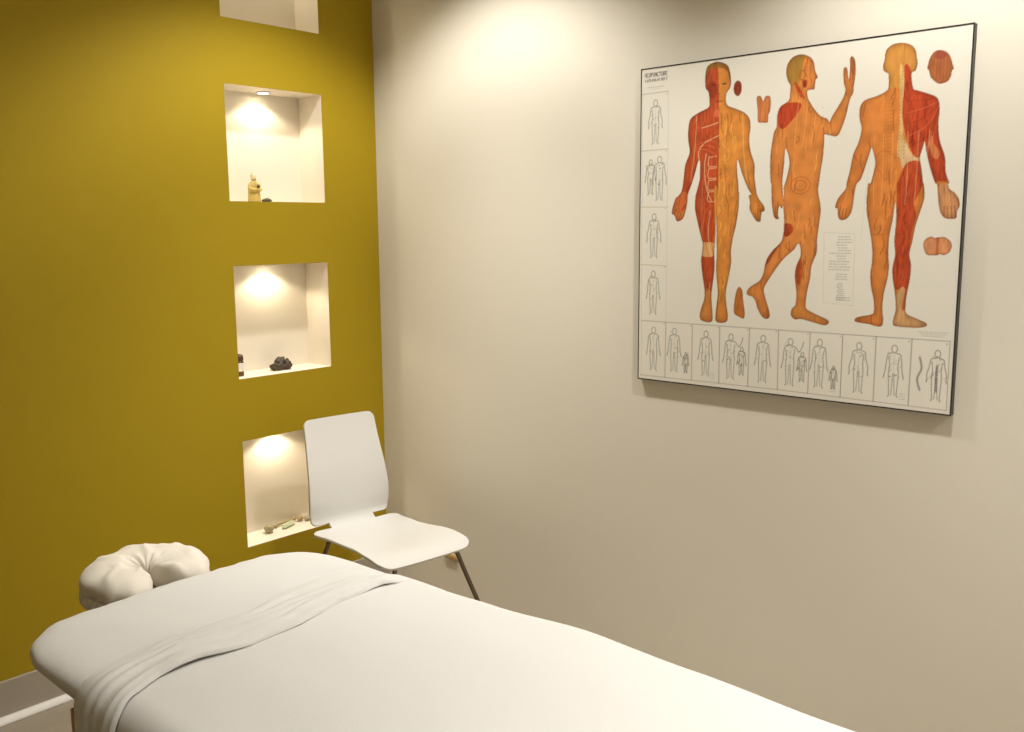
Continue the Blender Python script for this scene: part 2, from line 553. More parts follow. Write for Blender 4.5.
def halfw(l):
    w = lerp_tab([(0.0, 0.158), (0.10, 0.163), (0.2, 0.172), (0.30, 0.180), (0.36, 0.180), (0.41, 0.172), (0.435, 0.180), (0.47, 0.193), (0.53, 0.188), (0.62, 0.184), (0.72, 0.190), (0.82, 0.202), (0.90, 0.202), (TOT, 0.196)], l)

    def rnd(dist, r):
        if dist >= r: return 0.0
        return r - math.sqrt(max(0, r * r - (r - dist) ** 2))
    w -= rnd(l, 0.030)
    w -= rnd(TOT - l, 0.045)
    if l < NECK: w -= rnd(NECK - GAP - l, 0.020)
    else: w -= rnd(l - NECK - GAP, 0.024)
    if abs(l - NECK) < GAP: w = 0.100
    return w


ls = sorted(set([TOT * i / 150 for i in range(151)] + [NECK + d for d in (-GAP - 0.0003, -GAP + 0.0003, GAP - 0.0003, GAP + 0.0003, 0)] +
                [NECK - GAP - 0.001 - k * 0.0016 for k in range(14)] + [NECK + GAP + 0.001 + k * 0.0016 for k in range(16)] +
                [k * 0.0018 for k in range(18)] + [TOT - k * 0.0022 for k in range(22)]))


def shell(name, sel):
    bm = bmesh.new()
    rows = []
    NW = 41
    for l in sel:
        p, tg = prof_at(l)
        w = halfw(l)
        row = []
        for k in range(NW):
            u = -1 + 2 * k / (NW - 1)
            x = w * u
            bow = 0.010 * (x / 0.18) ** 2
            if l < NECK: d, z = p.x + bow * sstep(NECK, 0.25, l), p.y
            else: d, z = p.x, p.y + (0.012 * sstep(NECK + 0.02, NECK + 0.16, l) * sstep(TOT - 0.03, TOT - 0.22, l) + 0.004) * (x / 0.19) ** 2 * sstep(NECK, NECK + 0.03, l)
            row.append(bm.verts.new(CO + CF * d + CS * x + Vector((0, 0, z))))
        rows.append(row)
    for a, b in zip(rows[:-1], rows[1:]):
        for k in range(NW - 1):
            bm.faces.new((a[k], a[k + 1], b[k + 1], b[k]))
    o = obj(name, bm, M['chair'], chair, True, False)
    md = o.modifiers.new('thickness', 'SOLIDIFY'); md.thickness = 0.0095; md.offset = 0.0
    md2 = o.modifiers.new('edge', 'BEVEL'); md2.width = 0.0028; md2.segments = 2; md2.limit_method = 'ANGLE'; md2.angle_limit = R(50)
    return o


shell('backrest', [l for l in ls if l <= NECK + 1e-9])
shell('seat', [l for l in ls if l >= NECK - 1e-9])


def cp(d, x, z): return CO + CF * d + CS * x + Vector((0, 0, z))


bm = bmesh.new()
for s in (-1, 1):
    tube(bm, smooth_pts([cp(0.10, s * 0.105, 0.421), cp(0.25, s * 0.105, 0.421), cp(0.43, s * 0.105, 0.424)], 4), 0.009)
for d in (0.17, 0.36):
    tube(bm, [cp(d, -0.11, 0.416), cp(d, 0.11, 0.416)], 0.009)
obj('seat_frame', bm, M['steel'], chair)
for (d0, x0, d1, x1) in ((0.46, 0.165, 0.575, 0.285), (0.46, -0.098, 0.58, -0.225), (0.10, 0.125, -0.02, 0.235), (0.10, -0.150, -0.02, -0.275)):
    s = 1 if x0 > 0 else -1
    bm = bmesh.new()
    top = cp(d0, x0, 0.424); bot = cp(d1, x1, 0.012)
    if d0 > 0.3:
        pts = smooth_pts([cp(d0 - 0.04, s * 0.10, 0.424), cp(d0 - 0.008, (x0 * 0.75 + s * 0.10 * 0.25), 0.425), top.lerp(bot, 0.05), top.lerp(bot, 0.3), bot], 6)
    else:
        pts = smooth_pts([cp(d0 + 0.02, s * 0.10, 0.421), top, top.lerp(bot, 0.12), bot], 6)
    tube(bm, pts, 0.0085)
    lg = obj('leg', bm, M['steel'], chair)
    bm = bmesh.new(); lathe(bm, bot.x, bot.y, [(0.010, 0.0), (0.012, 0.003), (0.0115, 0.02)], 18); obj('foot_cap', bm, M['rubber'], lg)

# ------------------------------------------------------------------ things in the niches
random.seed(5)


def rock(bm, c, r, sc=(1, 1, 1), seed=0, rough=0.3, sub=3):
    q = bmesh.ops.create_icosphere(bm, subdivisions=sub, radius=1.0)
    for v in q['verts']:
        d = v.co.normalized()
        k = 1 + rough * nz(d.x * 1.7 + seed, d.y * 1.7, d.z * 1.7) + rough * 0.4 * nz(d.x * 4, d.y * 4 + seed, d.z * 4)
        v.co = Vector((c[0] + d.x * r * sc[0] * k, c[1] + d.y * r * sc[1] * k, c[2] + d.z * r * sc[2] * k))


def sit(o, z):
    lo = min((v.co.z for v in o.data.vertices))
    for v in o.data.vertices: v.co.z += z - lo
    return o


z = NICHES[1][0]
M['gold'] = mat('yellow ochre glaze', (0.62, 0.45, 0.12), 0.5, noise_scale=40, noise_amt=0.15)
M['ivory'] = mat('ivory', (0.80, 0.68, 0.42), 0.45)
M['slate'] = mat('dark stone', (0.10, 0.085, 0.045), 0.5, noise_scale=60, noise_amt=0.3)
fx, fy = -0.683, 0.064
fig = thing('figurine', 'small yellow robed figurine standing in a lit wall niche', 'figurine', (fx, fy, z))
bm = bmesh.new()
n = 30
rings = []
for rx, ry, zz in ((0.0255, 0.020, 0.0), (0.0268, 0.021, 0.004), (0.0255, 0.019, 0.02), (0.024, 0.018, 0.04), (0.0235, 0.0175, 0.055), (0.021, 0.016, 0.068), (0.015, 0.012, 0.077), (0.008, 0.008, 0.082)):
    rings.append([(fx + (rx + 0.0012 * math.sin(9 * a)) * math.cos(a), fy + (ry + 0.0012 * math.sin(9 * a)) * math.sin(a), z + zz) for a in [2 * math.pi * k / n for k in range(n)]])
loft(bm, rings)
for s in (-1, 1):       # sleeves folding to the front
    tube(bm, smooth_pts([(fx + s * 0.017, fy - 0.002, z + 0.070), (fx + s * 0.024, fy - 0.008, z + 0.052), (fx + s * 0.010, fy - 0.022, z + 0.046), (fx + s * 0.002, fy - 0.023, z + 0.050)], 5), [0.007] * 10 + [0.006] * 6, 10)
obj('robe', bm, M['gold'], fig)
bm = bmesh.new(); rock(bm, (fx, fy, z + 0.093), 0.0125, (0.9, 0.95, 1.15), 2, 0.05)
box(bm, fx - 0.002, fx + 0.002, fy - 0.016, fy - 0.010, z + 0.090, z + 0.094, 0.0008)
obj('head', bm, M['ivory'], fig)
bm = bmesh.new(); lathe(bm, fx, fy + 0.001, [(0.0112, z + 0.098), (0.0118, z + 0.102), (0.0085, z + 0.108), (0.005, z + 0.111), (0.005, z + 0.115), (0.001, z + 0.118)], 20)
obj('hair', bm, M['ivory'], fig)
bm = bmesh.new(); rock(bm, (fx + 0.006, fy - 0.024, z + 0.060), 0.0065, (1, 0.8, 1.1), 4, 0.2)
obj('held_bowl', bm, M['slate'], fig)
bm = bmesh.new(); rock(bm, (-0.630, 0.060, z + 0.006), 0.016, (1.35, 0.9, 0.5), 11, 0.35)
o = sit(obj('pebble', bm, M['slate']), z)
tag(o, 'small dark pebble lying beside the yellow figurine', 'stone')

z = NICHES[2][0]
M['brown_glass'] = mat('brown glass', (0.10, 0.040, 0.012), 0.15)
M['paper'] = mat('label paper', (0.80, 0.77, 0.70), 0.6)
M['dark_cap'] = mat('dark brown cap', (0.085, 0.035, 0.012), 0.4)
M['dark_rock'] = mat('dark brown rock', (0.060, 0.042, 0.024), 0.6, noise_scale=70, noise_amt=0.5)
bx, by = -0.783, 0.072
bt = thing('bottle', 'small dark brown bottle with a white label at the niche edge', 'bottle', (bx, by, z))
bm = bmesh.new(); lathe(bm, bx, by, [(0.0150, z), (0.0168, z + 0.002), (0.0170, z + 0.020), (0.0170, z + 0.056), (0.0150, z + 0.061), (0.0095, z + 0.065), (0.0095, z + 0.070)], 30); obj('body', bm, M['brown_glass'], bt)
bm = bmesh.new(); lathe(bm, bx, by, [(0.0173, z + 0.020), (0.0173, z + 0.054)], 30, cap=False); obj('label', bm, M['paper'], bt)
bm = bmesh.new(); lathe(bm, bx, by, [(0.0150, z + 0.063), (0.0165, z + 0.065), (0.0165, z + 0.076), (0.0135, z + 0.084), (0.0060, z + 0.088), (0.001, z + 0.089)], 30); obj('cap', bm, M['dark_cap'], bt)
bm = bmesh.new()
for i, (dx, dy, dz, r, sc) in enumerate([(-0.024, 0.0, 0.012, 0.022, (1.1, 0.9, 0.75)), (0.0, 0.004, 0.022, 0.026, (1.05, 0.8, 1.0)), (0.024, 0.002, 0.016, 0.024, (1.1, 0.85, 0.9)), (0.012, -0.010, 0.010, 0.018, (1.3, 0.8, 0.8)), (-0.012, -0.010, 0.010, 0.017, (1.2, 0.8, 0.8))]):
    rock(bm, (-0.583 + dx, 0.082 + dy, z + dz), r, sc, i * 5 + 1, 0.5)
bmesh.ops.delete(bm, geom=[v for v in bm.verts if v.co.z < z - 0.004], context='VERTS')
o = obj('mineral_cluster', bm, M['dark_rock'])
sit(o, z)
tag(o, 'jagged dark brown mineral cluster on the niche floor', 'stone')

z = NICHES[3][0]
M['grey_stone'] = mat('grey green stone', (0.36, 0.32, 0.18), 0.45, noise_scale=60, noise_amt=0.3)
M['jade'] = mat('pale green crystal', (0.55, 0.62, 0.40), 0.25, noise_scale=40, noise_amt=0.12)
M['twig'] = mat('twig', (0.34, 0.27, 0.12), 0.7, noise_scale=80, noise_amt=0.3)
M['tan_stone'] = mat('tan stone', (0.42, 0.31, 0.15), 0.5, noise_scale=60, noise_amt=0.3)
bm = bmesh.new(); rock(bm, (-0.672, 0.092, z + 0.018), 0.0195, (1.1, 1, 0.92), 3, 0.12)
tag(sit(obj('round_stone', bm, M['grey_stone']), z), 'round greenish grey stone, leftmost in the lowest niche', 'stone')
bm = bmesh.new()
ax = (Vector((-0.530, 0.112, 0)) - Vector((-0.612, 0.080, 0)))
sd = Vector((-ax.y, ax.x, 0)).normalized()
rings = []
for t, k in ((0, 0.15), (0.10, 0.8), (0.5, 1.0), (0.86, 0.9), (1.0, 0.1)):
    c = Vector((-0.612, 0.080, z + 0.012)) + ax * t
    rings.append([c + sd * 0.013 * k * math.cos(R(60 * q)) + Vector((0, 0, 0.012 * k * math.sin(R(60 * q)))) for q in range(6)])
loft(bm, rings)
tag(sit(obj('crystal', bm, M['jade'], None, False), z), 'pale green faceted crystal lying in the lowest niche', 'crystal')
bm = bmesh.new()
tube(bm, smooth_pts([(-0.625, 0.120, z + 0.008), (-0.60, 0.128, z + 0.011), (-0.56, 0.133, z + 0.012), (-0.53, 0.137, z + 0.011), (-0.505, 0.141, z + 0.013)], 5), [0.008, 0.008, 0.007] + [0.0055] * 14 + [0.007, 0.008, 0.008, 0.007], 10)
tag(sit(obj('twig', bm, M['twig']), z), 'thin brown twig lying behind the pale green crystal', 'twig')
bm = bmesh.new(); rock(bm, (-0.497, 0.120, z + 0.010), 0.012, (1.2, 1, 1.0), 21, 0.4)
tag(sit(obj('rough_stone', bm, M['tan_stone']), z), 'small tan rough stone between the twig and the chair back', 'stone')
bm = bmesh.new(); rock(bm, (-0.466, 0.104, z + 0.012), 0.014, (1.25, 1, 0.9), 33, 0.4)
tag(sit(obj('rough_stone', bm, M['grey_stone']), z), 'rightmost small stone in the lowest niche, half behind the chair', 'stone')

# small tan wedge on the skirting behind the chair
M['tan'] = mat('tan wood', (0.50, 0.33, 0.13), 0.5, noise_scale=30, noise_amt=0.1)
bm = bmesh.new(); box(bm, WX - 0.012, WX, -0.462, -0.388, 0.192, 0.214, 0.002)
tag(obj('wall_block', bm, M['tan']), 'small tan block low on the cream wall behind the white chair', 'block')

# ------------------------------------------------------------------ anatomy chart
DATA = json.loads('''[{"front":[[275,991],[244,984],[235,964],[234,940],[236,918],[246,905],[250,878],[247,860],[215,848],[186,832],[178,804],[178,767],[184,730],[169,693],[163,643],[157,612],[143,596],[136,591],[125,562],[123,543],[133,537],[140,521],[149,519],[164,527],[174,552],[179,577],[181,602],[192,629],[205,666],[215,700],[221,700],[222,653],[220,638],[212,610],[208,595],[207,558],[216,520],[231,469],[237,449],[235,419],[233,393],[239,349],[246,311],[247,279],[237,249],[232,226],[238,210],[263,205],[278,213],[275,254],[272,292],[278,343],[281,381],[279,419],[280,450],[282,488],[282,538],[285,488],[286,450],[288,419],[286,381],[289,344],[294,300],[291,261],[288,229],[290,210],[310,206],[328,212],[331,232],[324,269],[322,301],[331,351],[338,395],[336,426],[342,469],[351,506],[358,555],[359,597],[357,605],[354,636],[350,666],[349,695],[353,695],[366,659],[385,617],[399,595],[391,593],[395,572],[395,551],[412,524],[422,515],[432,517],[434,541],[444,547],[440,562],[423,583],[416,599],[414,610],[408,646],[407,681],[392,724],[387,759],[390,789],[386,816],[368,835],[338,849],[310,863],[307,893],[319,910],[322,930],[317,960],[306,979]],"front_red":[[278,971],[251,971],[235,952],[236,918],[246,905],[250,878],[247,860],[215,848],[186,832],[178,804],[178,767],[184,730],[169,693],[163,643],[157,612],[125,562],[156,546],[179,577],[181,602],[192,629],[205,666],[219,703],[222,653],[220,638],[208,595],[207,558],[216,520],[231,469],[237,449],[235,419],[233,393],[239,349],[246,311],[257,298],[268,299],[278,343],[281,381],[278,419],[274,457],[278,488],[276,550],[273,606],[278,629],[287,638]],"front_cap":[[275,991],[244,984],[235,964],[234,940],[242,963],[258,973],[290,971],[309,958],[318,931],[322,930],[317,960],[306,979]],"front_knee":[[234,449],[250,453],[277,449],[278,414],[258,409],[235,413]],"front_thighgap":[[273,609],[289,612],[290,550],[278,550]],"front_foot":[[246,311],[247,279],[237,249],[232,226],[238,210],[263,205],[278,213],[275,254],[271,299]],"front_hand":[[157,612],[143,596],[136,591],[125,562],[123,543],[133,537],[140,521],[149,519],[164,527],[159,559],[179,577],[181,602]],"side":[[546,979],[519,976],[502,959],[498,934],[504,911],[512,898],[512,876],[508,856],[483,841],[474,816],[474,787],[466,771],[461,742],[457,707],[457,672],[460,631],[463,622],[465,578],[471,540],[478,524],[490,522],[486,537],[490,559],[498,552],[502,565],[500,596],[497,629],[499,658],[501,687],[503,722],[513,704],[517,675],[509,635],[501,609],[503,602],[502,565],[506,527],[507,495],[504,470],[498,454],[475,432],[458,409],[450,387],[447,367],[435,341],[407,323],[395,310],[395,297],[412,291],[423,278],[431,255],[446,233],[461,227],[471,235],[467,257],[455,289],[449,315],[460,338],[484,374],[510,407],[540,433],[553,451],[560,439],[561,414],[550,389],[546,363],[549,332],[553,306],[551,274],[540,261],[538,242],[551,231],[571,233],[605,226],[641,219],[654,226],[651,235],[624,246],[597,257],[583,269],[585,308],[593,352],[595,383],[601,402],[610,427],[610,464],[614,507],[617,550],[608,593],[605,629],[607,608],[612,653],[618,698],[619,743],[620,754],[637,750],[655,747],[666,762],[679,800],[688,842],[696,858],[697,874],[701,911],[698,944],[690,956],[684,951],[685,919],[682,897],[677,925],[670,930],[666,921],[669,888],[674,871],[670,852],[657,829],[640,803],[632,787],[626,796],[605,806],[586,827],[576,842],[566,859],[565,879],[584,880],[586,894],[588,907],[593,912],[585,930],[581,950],[571,967]],"side_shoulder":[[486,843],[517,850],[547,844],[540,822],[519,798],[498,780],[482,784],[476,810]],"side_skull":[[546,979],[519,976],[502,959],[498,934],[504,911],[512,898],[537,899],[545,929],[550,962],[554,975]],"side_neck":[[523,906],[534,899],[557,860],[548,860],[538,870]],"side_jaw":[[548,906],[561,907],[562,891],[553,888]],"side_ham":[[507,508],[530,505],[535,486],[518,471],[506,477]],"side_calf":[[502,454],[485,432],[462,396],[452,387],[454,409],[471,429]],"side_shin":[[561,408],[569,383],[568,357],[562,332],[551,338],[548,370]],"side_foot":[[551,274],[540,261],[538,242],[551,231],[571,233],[605,226],[641,219],[654,226],[651,235],[624,246],[597,257],[577,266]],"back":[[817,975],[795,972],[781,959],[778,934],[775,923],[777,909],[787,902],[791,896],[792,865],[786,855],[763,845],[731,837],[718,821],[717,792],[724,763],[718,728],[704,694],[697,653],[689,618],[687,602],[666,576],[659,552],[666,548],[669,525],[678,517],[693,520],[705,536],[710,560],[712,584],[717,613],[729,628],[742,668],[752,703],[756,708],[766,673],[764,650],[756,615],[749,612],[748,547],[756,506],[765,464],[770,428],[770,399],[767,369],[771,333],[780,297],[782,267],[774,257],[740,249],[729,241],[735,234],[772,230],[787,226],[805,227],[809,244],[805,274],[807,316],[815,358],[817,394],[814,423],[814,470],[821,517],[826,563],[830,517],[828,458],[832,423],[827,388],[829,358],[836,323],[840,294],[841,270],[836,246],[838,231],[862,228],[897,228],[922,233],[924,242],[901,252],[871,265],[867,289],[869,318],[875,360],[876,395],[870,424],[876,459],[882,499],[891,533],[901,573],[897,612],[896,610],[888,655],[884,678],[891,706],[894,717],[900,688],[913,643],[926,609],[931,606],[935,577],[938,555],[944,532],[953,521],[962,517],[983,518],[985,537],[990,548],[988,565],[977,582],[963,593],[958,607],[962,608],[951,636],[947,675],[931,720],[926,764],[927,797],[920,825],[897,838],[869,849],[857,856],[851,893],[861,900],[865,918],[862,933],[858,952],[843,968]],"back_red":[[832,917],[843,913],[851,893],[857,856],[869,849],[897,838],[920,825],[927,797],[926,764],[931,720],[947,675],[951,636],[956,613],[931,614],[926,609],[913,643],[900,688],[894,717],[888,706],[881,678],[869,682],[857,702],[844,737],[833,783],[832,828],[834,867]],"back_butt":[[830,618],[840,646],[853,666],[881,667],[892,633],[896,610],[886,584],[876,556],[882,528],[874,487],[870,453],[870,424],[876,395],[875,360],[869,330],[859,336],[850,332],[839,329],[830,358],[828,388],[834,423],[831,458],[832,505],[830,563],[827,609]],"back_heel":[[850,332],[859,336],[865,324],[867,289],[871,265],[901,252],[924,242],[922,233],[897,228],[862,228],[839,234],[842,270],[839,305]],"back_calfred":[[865,327],[871,336],[870,313],[865,277],[858,277],[861,306]],"back_waist":[[839,726],[857,694],[869,680],[881,677],[881,668],[853,667],[840,652],[831,692]],"back_spine":[[826,915],[833,867],[834,783],[839,715],[834,681],[823,693],[826,783],[822,868],[820,915]],"back_hand":[[935,600],[956,607],[963,593],[977,582],[988,565],[990,548],[985,537],[983,518],[962,517],[953,521],[944,532],[938,555]],"back_elbow":[[911,732],[918,710],[933,687],[928,670],[917,676],[911,688],[905,710]],"headtop":[[921,944],[905,941],[895,926],[892,913],[890,902],[895,896],[900,879],[915,864],[926,860],[942,864],[950,876],[952,890],[956,894],[953,904],[947,922],[938,936]],"soles":[[905,447],[909,463],[923,471],[934,467],[939,469],[944,469],[956,470],[970,462],[977,448],[972,431],[959,423],[948,425],[941,422],[931,422],[914,425]],"ear":[[344,929],[335,923],[331,909],[334,893],[345,884],[355,891],[358,906],[356,920],[351,926]],"hand":[[414,805],[412,834],[408,874],[419,877],[425,868],[429,862],[436,875],[451,871],[452,836],[446,820],[445,801],[429,801]],"sole":[[366,319],[378,309],[382,278],[388,241],[385,224],[370,228],[352,239],[352,271],[357,302]]},{"bottom_top":[[12,196],[501,196],[987,198]],"bottom_bot":[[9,14],[505,17],[988,13]],"seps":[[[107,195],[106,14]],[[206,194],[206,15]],[[304,194],[305,16]],[[406,196],[405,16]],[[501,196],[503,16]],[[600,197],[599,16]],[[697,196],[697,15]],[[792,197],[792,15]],[[889,198],[888,15]]],"right":[[987,199],[988,13]],"leftcol":[[104,919],[107,196]],"left_in":[[6,923],[13,10]],"rows":[[[5,921],[104,922]],[[3,744],[106,745]],[[6,566],[107,564]],[[6,380],[109,377]]],"title":[[8,976],[99,980]],"sub":[[8,963],[100,964]],"cap":[[23,936],[87,938]],"textbox":[[630,483],[719,479],[722,279],[635,285]],"fing":[[[132,539],[140,559]],[[139,524],[148,549]],[[149,522],[156,546]],[[419,518],[412,542]],[[427,516],[420,542]],[[434,535],[428,553]],[[685,919],[686,891]],[[692,945],[693,896]],[[486,537],[485,571]],[[478,526],[479,559]],[[670,528],[675,555]],[[679,518],[683,549]],[[688,520],[692,548]],[[953,522],[952,549]],[[963,518],[960,549]],[[973,518],[969,549]],[[982,519],[977,551]]],"foottext":[[903,220],[984,220],[912,208],[982,209]]},[-1.3788293164104364,-2.4055941892273243,1.0763268932333547,2.111987998167936]]''')
PO, LI, (PY1, PY2, PZ1, PZ2) = DATA
SS, NG = 1040, 520
rng = np.random.RandomState(3)


def lin(c):
    c = np.array(c, float) / 255
    return np.where(c <= 0.04045, c / 12.92, ((c + 0.055) / 1.055) ** 2.4)


def blur(a, k):
    for ax in (0, 1):
        acc = np.zeros_like(a)
        for d in range(-k, k + 1): acc += np.roll(a, d, ax)
        a = acc / (2 * k + 1)
    return a


def fib(k1, seed):
    a = np.random.RandomState(seed).rand(SS, SS)
    a = blur(blur(a, k1), k1)
    return (a - a.mean()) / a.std()


def fibv(kx, ky, seed):
    a = np.random.RandomState(seed).rand(SS, SS)
    for ax, k in ((1, kx), (0, ky), (1, kx), (0, ky)):
        acc = np.zeros_like(a)
        for d in range(-k, k + 1): acc += np.roll(a, d, ax)
        a = acc / (2 * k + 1)
    return (a - a.mean()) / a.std()


NO1, NO2 = fibv(2, 9, 1), fib(9, 2)
IMG = np.empty((SS, SS, 3)); IMG[:] = lin((232, 227, 214))


def smooth2(pts, sub=4):
    v = smooth_pts([Vector((p[0], p[1], 0)) for p in pts], sub, True)
    return np.array([(p.x, p.y) for p in v]) * SS / 1000


def mask(name, smooth=True):
    p = smooth2(PO[name]) if smooth else np.array(PO[name], float) * SS / 1000
    return pmask(p)


def pmask(p):
    m = np.zeros((SS, SS), bool)
    x0, y0 = np.maximum(np.floor(p.min(0)).astype(int) - 1, 0)
    x1, y1 = np.minimum(np.ceil(p.max(0)).astype(int) + 2, SS)
    yy, xx = np.mgrid[y0:y1, x0:x1] + 0.5
    s = np.zeros(xx.shape, bool)
    q = np.roll(p, -1, 0)
    for (ax, ay), (bx, by) in zip(p, q):
        if ay == by: continue
        c = ((ay > yy) != (by > yy)) & (xx < (bx - ax) * (yy - ay) / (by - ay) + ax)
        s ^= c
    m[y0:y1, x0:x1] = s
    return m


def fill(m, col, a=1.0, var=0.0, no=None):
    c = lin(col)
    if var:
        k = (1 + var * (NO1 if no is None else no)[m])[:, None].clip(0.5, 1.6)
        IMG[m] = IMG[m] * (1 - a) + c * k * a
    else:
        IMG[m] = IMG[m] * (1 - a) + c * a


def stroke(pts, w, col, a=1.0, clip=None):
    # pts in chart units (0..1000), w in pixels of the raster
    p = np.array(pts, float) * SS / 1000
    c = lin(col)
    for A, B in zip(p[:-1], p[1:]):
        lo = np.maximum(np.floor(np.minimum(A, B) - w - 1).astype(int), 0); hi = np.minimum(np.ceil(np.maximum(A, B) + w + 2).astype(int), SS)
        if (hi <= lo).any(): continue
        yy, xx = np.mgrid[lo[1]:hi[1], lo[0]:hi[0]] + 0.5
        d = B - A; L = max(d @ d, 1e-9)
        t = np.clip(((xx - A[0]) * d[0] + (yy - A[1]) * d[1]) / L, 0, 1)
        ds = np.hypot(xx - A[0] - t * d[0], yy - A[1] - t * d[1])
        k = np.clip(w / 2 + 0.5 - ds, 0, 1) * a
        if clip is not None: k = k * clip[lo[1]:hi[1], lo[0]:hi[0]]
        s = IMG[lo[1]:hi[1], lo[0]:hi[0]]
        s[:] = s * (1 - k[..., None]) + c * k[..., None]


def curve(pts, w, col, a=1.0, clip=None):
    v = smooth_pts([Vector((p[0], p[1], 0)) for p in pts], 5)
    stroke([(p.x, p.y) for p in v], w, col, a, clip)


def dots(pts, r, col, a=0.8):
    for p in pts: stroke([p, (p[0] + 0.1, p[1])], r, col, a)


def ell(cx, cy, rx, ry, n=24, a0=0, a1=360):
    return [(cx + rx * math.cos(R(a0 + (a1 - a0) * k / n)), cy + ry * math.sin(R(a0 + (a1 - a0) * k / n))) for k in range(n + 1)]


def outline(name, w, col, a, clip=None):
    p = smooth2(PO[name]) * 1000 / SS
    stroke(list(map(tuple, p)) + [tuple(p[0])], w, col, a, clip)


# ---- printed figures
FM = {k: mask(k) for k in ('front', 'side', 'back')}
RED, DRED, LRED, PALE = (176, 72, 34), (126, 36, 16), (216, 118, 72), (230, 190, 145)


def bones(seed, m, x0, x1, y0, y1, n, col, a, w=1.6):
    r = random.Random(seed)
    for _ in range(n):
        x, y = r.uniform(x0, x1), r.uniform(y0, y1)
        L = r.uniform(18, 55)
        curve([(x, y), (x + r.uniform(-5, 5), y - L * 0.5), (x + r.uniform(-7, 7), y - L)], w, col, a, m)


def edge_dark(m, col, a, k=5):
    inner = blur(m.astype(float), k)
    e = (1 - inner) * 2 * m
    e = np.clip(e, 0, 1)[..., None] * a
    IMG[:] = IMG * (1 - e) + lin(col) * e


def volume(m, k=13, lo=0.60, hi=1.12):
    # the printed figures are painted round: paler along the middle of each limb
    v = blur(blur(m.astype(float), k), k)
    g = (lo + (hi - lo) * np.clip((v - 0.35) / 0.6, 0, 1))[..., None]
    IMG[m] = (IMG * g)[m].clip(0, 0.9)


def fingers(m, name, y_frac, n, x_frac=(0.15, 0.85), col=(120, 60, 24)):
    # dark lines between the fingers at the tip of a hand
    for (cx, y0_, y1_, wd, sl) in name:
        for k in range(n):
            x = cx + wd * (k / (n - 1) - 0.5)
            stroke([(x, y0_), (x + sl * (k / (n - 1) - 0.5), y1_)], 1.6, col, 0.75, m)


def bb(m):
    ys, xs_ = np.where(m)
    s = 1000 / SS
    return xs_.min() * s, xs_.max() * s, ys.min() * s, ys.max() * s


# front view: flayed muscle on one half, skin on the other
m = FM['front']
fill(m, (204, 130, 56), 1, 0.07, NO2)
mr = mask('front_red') & m
fill(mr, RED, 1, 0.10)
x0, x1, y0, y1 = bb(m)
xc = (bb(mr)[1])
fill(mask('front_hand') & m, (205, 112, 60), 0.75)
fill(mask('front_knee') & m, (220, 172, 110), 0.9)
fill(mask('front_foot') & m, (200, 128, 62), 0.75, 0.05)
fill(mask('front_cap') & m, (140, 98, 38), 0.85, 0.08)
bones(1, mr, x0, xc, y0 + 60, y1 - 90, 80, DRED, 0.5, 2.2)
bones(2, mr, x0, xc, y0 + 60, y1 - 90, 60, LRED, 0.45, 1.8)
bones(3, m & ~mr, xc, x1, y0 + 60, y1 - 60, 50, (146, 76, 24), 0.7, 2.4)
bones(4, m & ~mr, xc, xc + 60, y0 + 60, y1 - 120, 26, (232, 178, 72), 0.45, 3)
hx, hy = xc - 8, y1
# belly muscles, collar bones, midline, points
for k in range(4):
    by_ = hy - 292 - k * 35
    stroke([(xc - 7, by_ + 15), (xc - 32, by_ + 13), (xc - 36, by_ - 6), (xc - 32, by_ - 16), (xc - 7, by_ - 16)], 2.4, PALE, 0.7, mr)
curve([(xc - 42, hy - 268), (xc - 48, hy - 310), (xc - 40, hy - 370), (xc - 22, hy - 410)], 3, PALE, 0.6, mr)
curve([(xc - 62, hy - 300), (xc - 70, hy - 262), (xc - 50, hy - 236), (xc, hy - 216)], 3.0, PALE, 0.6, m)
curve([(xc - 4, hy - 178), (xc - 30, hy - 184), (xc - 60, hy - 190)], 2.6, PALE, 0.65, m)
stroke([(xc - 1, hy - 180), (xc - 2, hy - 470), (xc, hy - 540)], 2.0, (96, 60, 30), 0.55, m)
for dx in (14, 30, 48):
    dots([(xc + dx + 3 * math.sin(k), hy - 185 - k * 22) for k in range(14)], 2.6, (110, 60, 20), 0.6)
dots([(xc + 26 + 4 * math.sin(k * 0.8), hy - 520 - k * 24) for k in range(13)], 2.4, (120, 70, 20), 0.55)
for k in range(7):        # chest fan, thigh and calf bellies
    curve([(xc - 12, hy - 226 - k * 9), (xc - 40, hy - 222 - k * 7), (xc - 74, hy - 236 - k * 3)], 1.6, LRED if k % 2 else DRED, 0.6, mr)
for dx, c in ((-24, PALE), (-44, LRED), (-36, DRED), (-14, DRED)):
    curve([(xc + dx, hy - 440), (xc + dx - 6, hy - 510), (xc + dx + 2 - dx * 0.2, hy - 580)], 2.4, c, 0.6, mr)
    curve([(xc + dx * 0.7 - 2, hy - 660), (xc + dx * 0.8 - 4, hy - 710), (xc + dx * 0.5 - 4, hy - 770)], 2.0, c, 0.6, mr)
fingers(m, [(x0 + 14, y0 + 372, y0 + 340, 20, 8), (x1 - 14, y0 + 372, y0 + 340, 20, -8)], 0, 4)
for s in (-1, 1):
    curve([(xc + s * 78, hy - 150), (xc + s * 84, hy - 260), (xc + s * 96, hy - 350)], 2.2, PALE if s < 0 else (240, 196, 120), 0.5, m)
    for k in range(4): stroke([(xc - 4 + s * (10 + k * 9), y0 + 6), (xc - 4 + s * (10 + k * 8), y0 + 22)], 1.4, (110, 62, 26), 0.6, m)
volume(m)
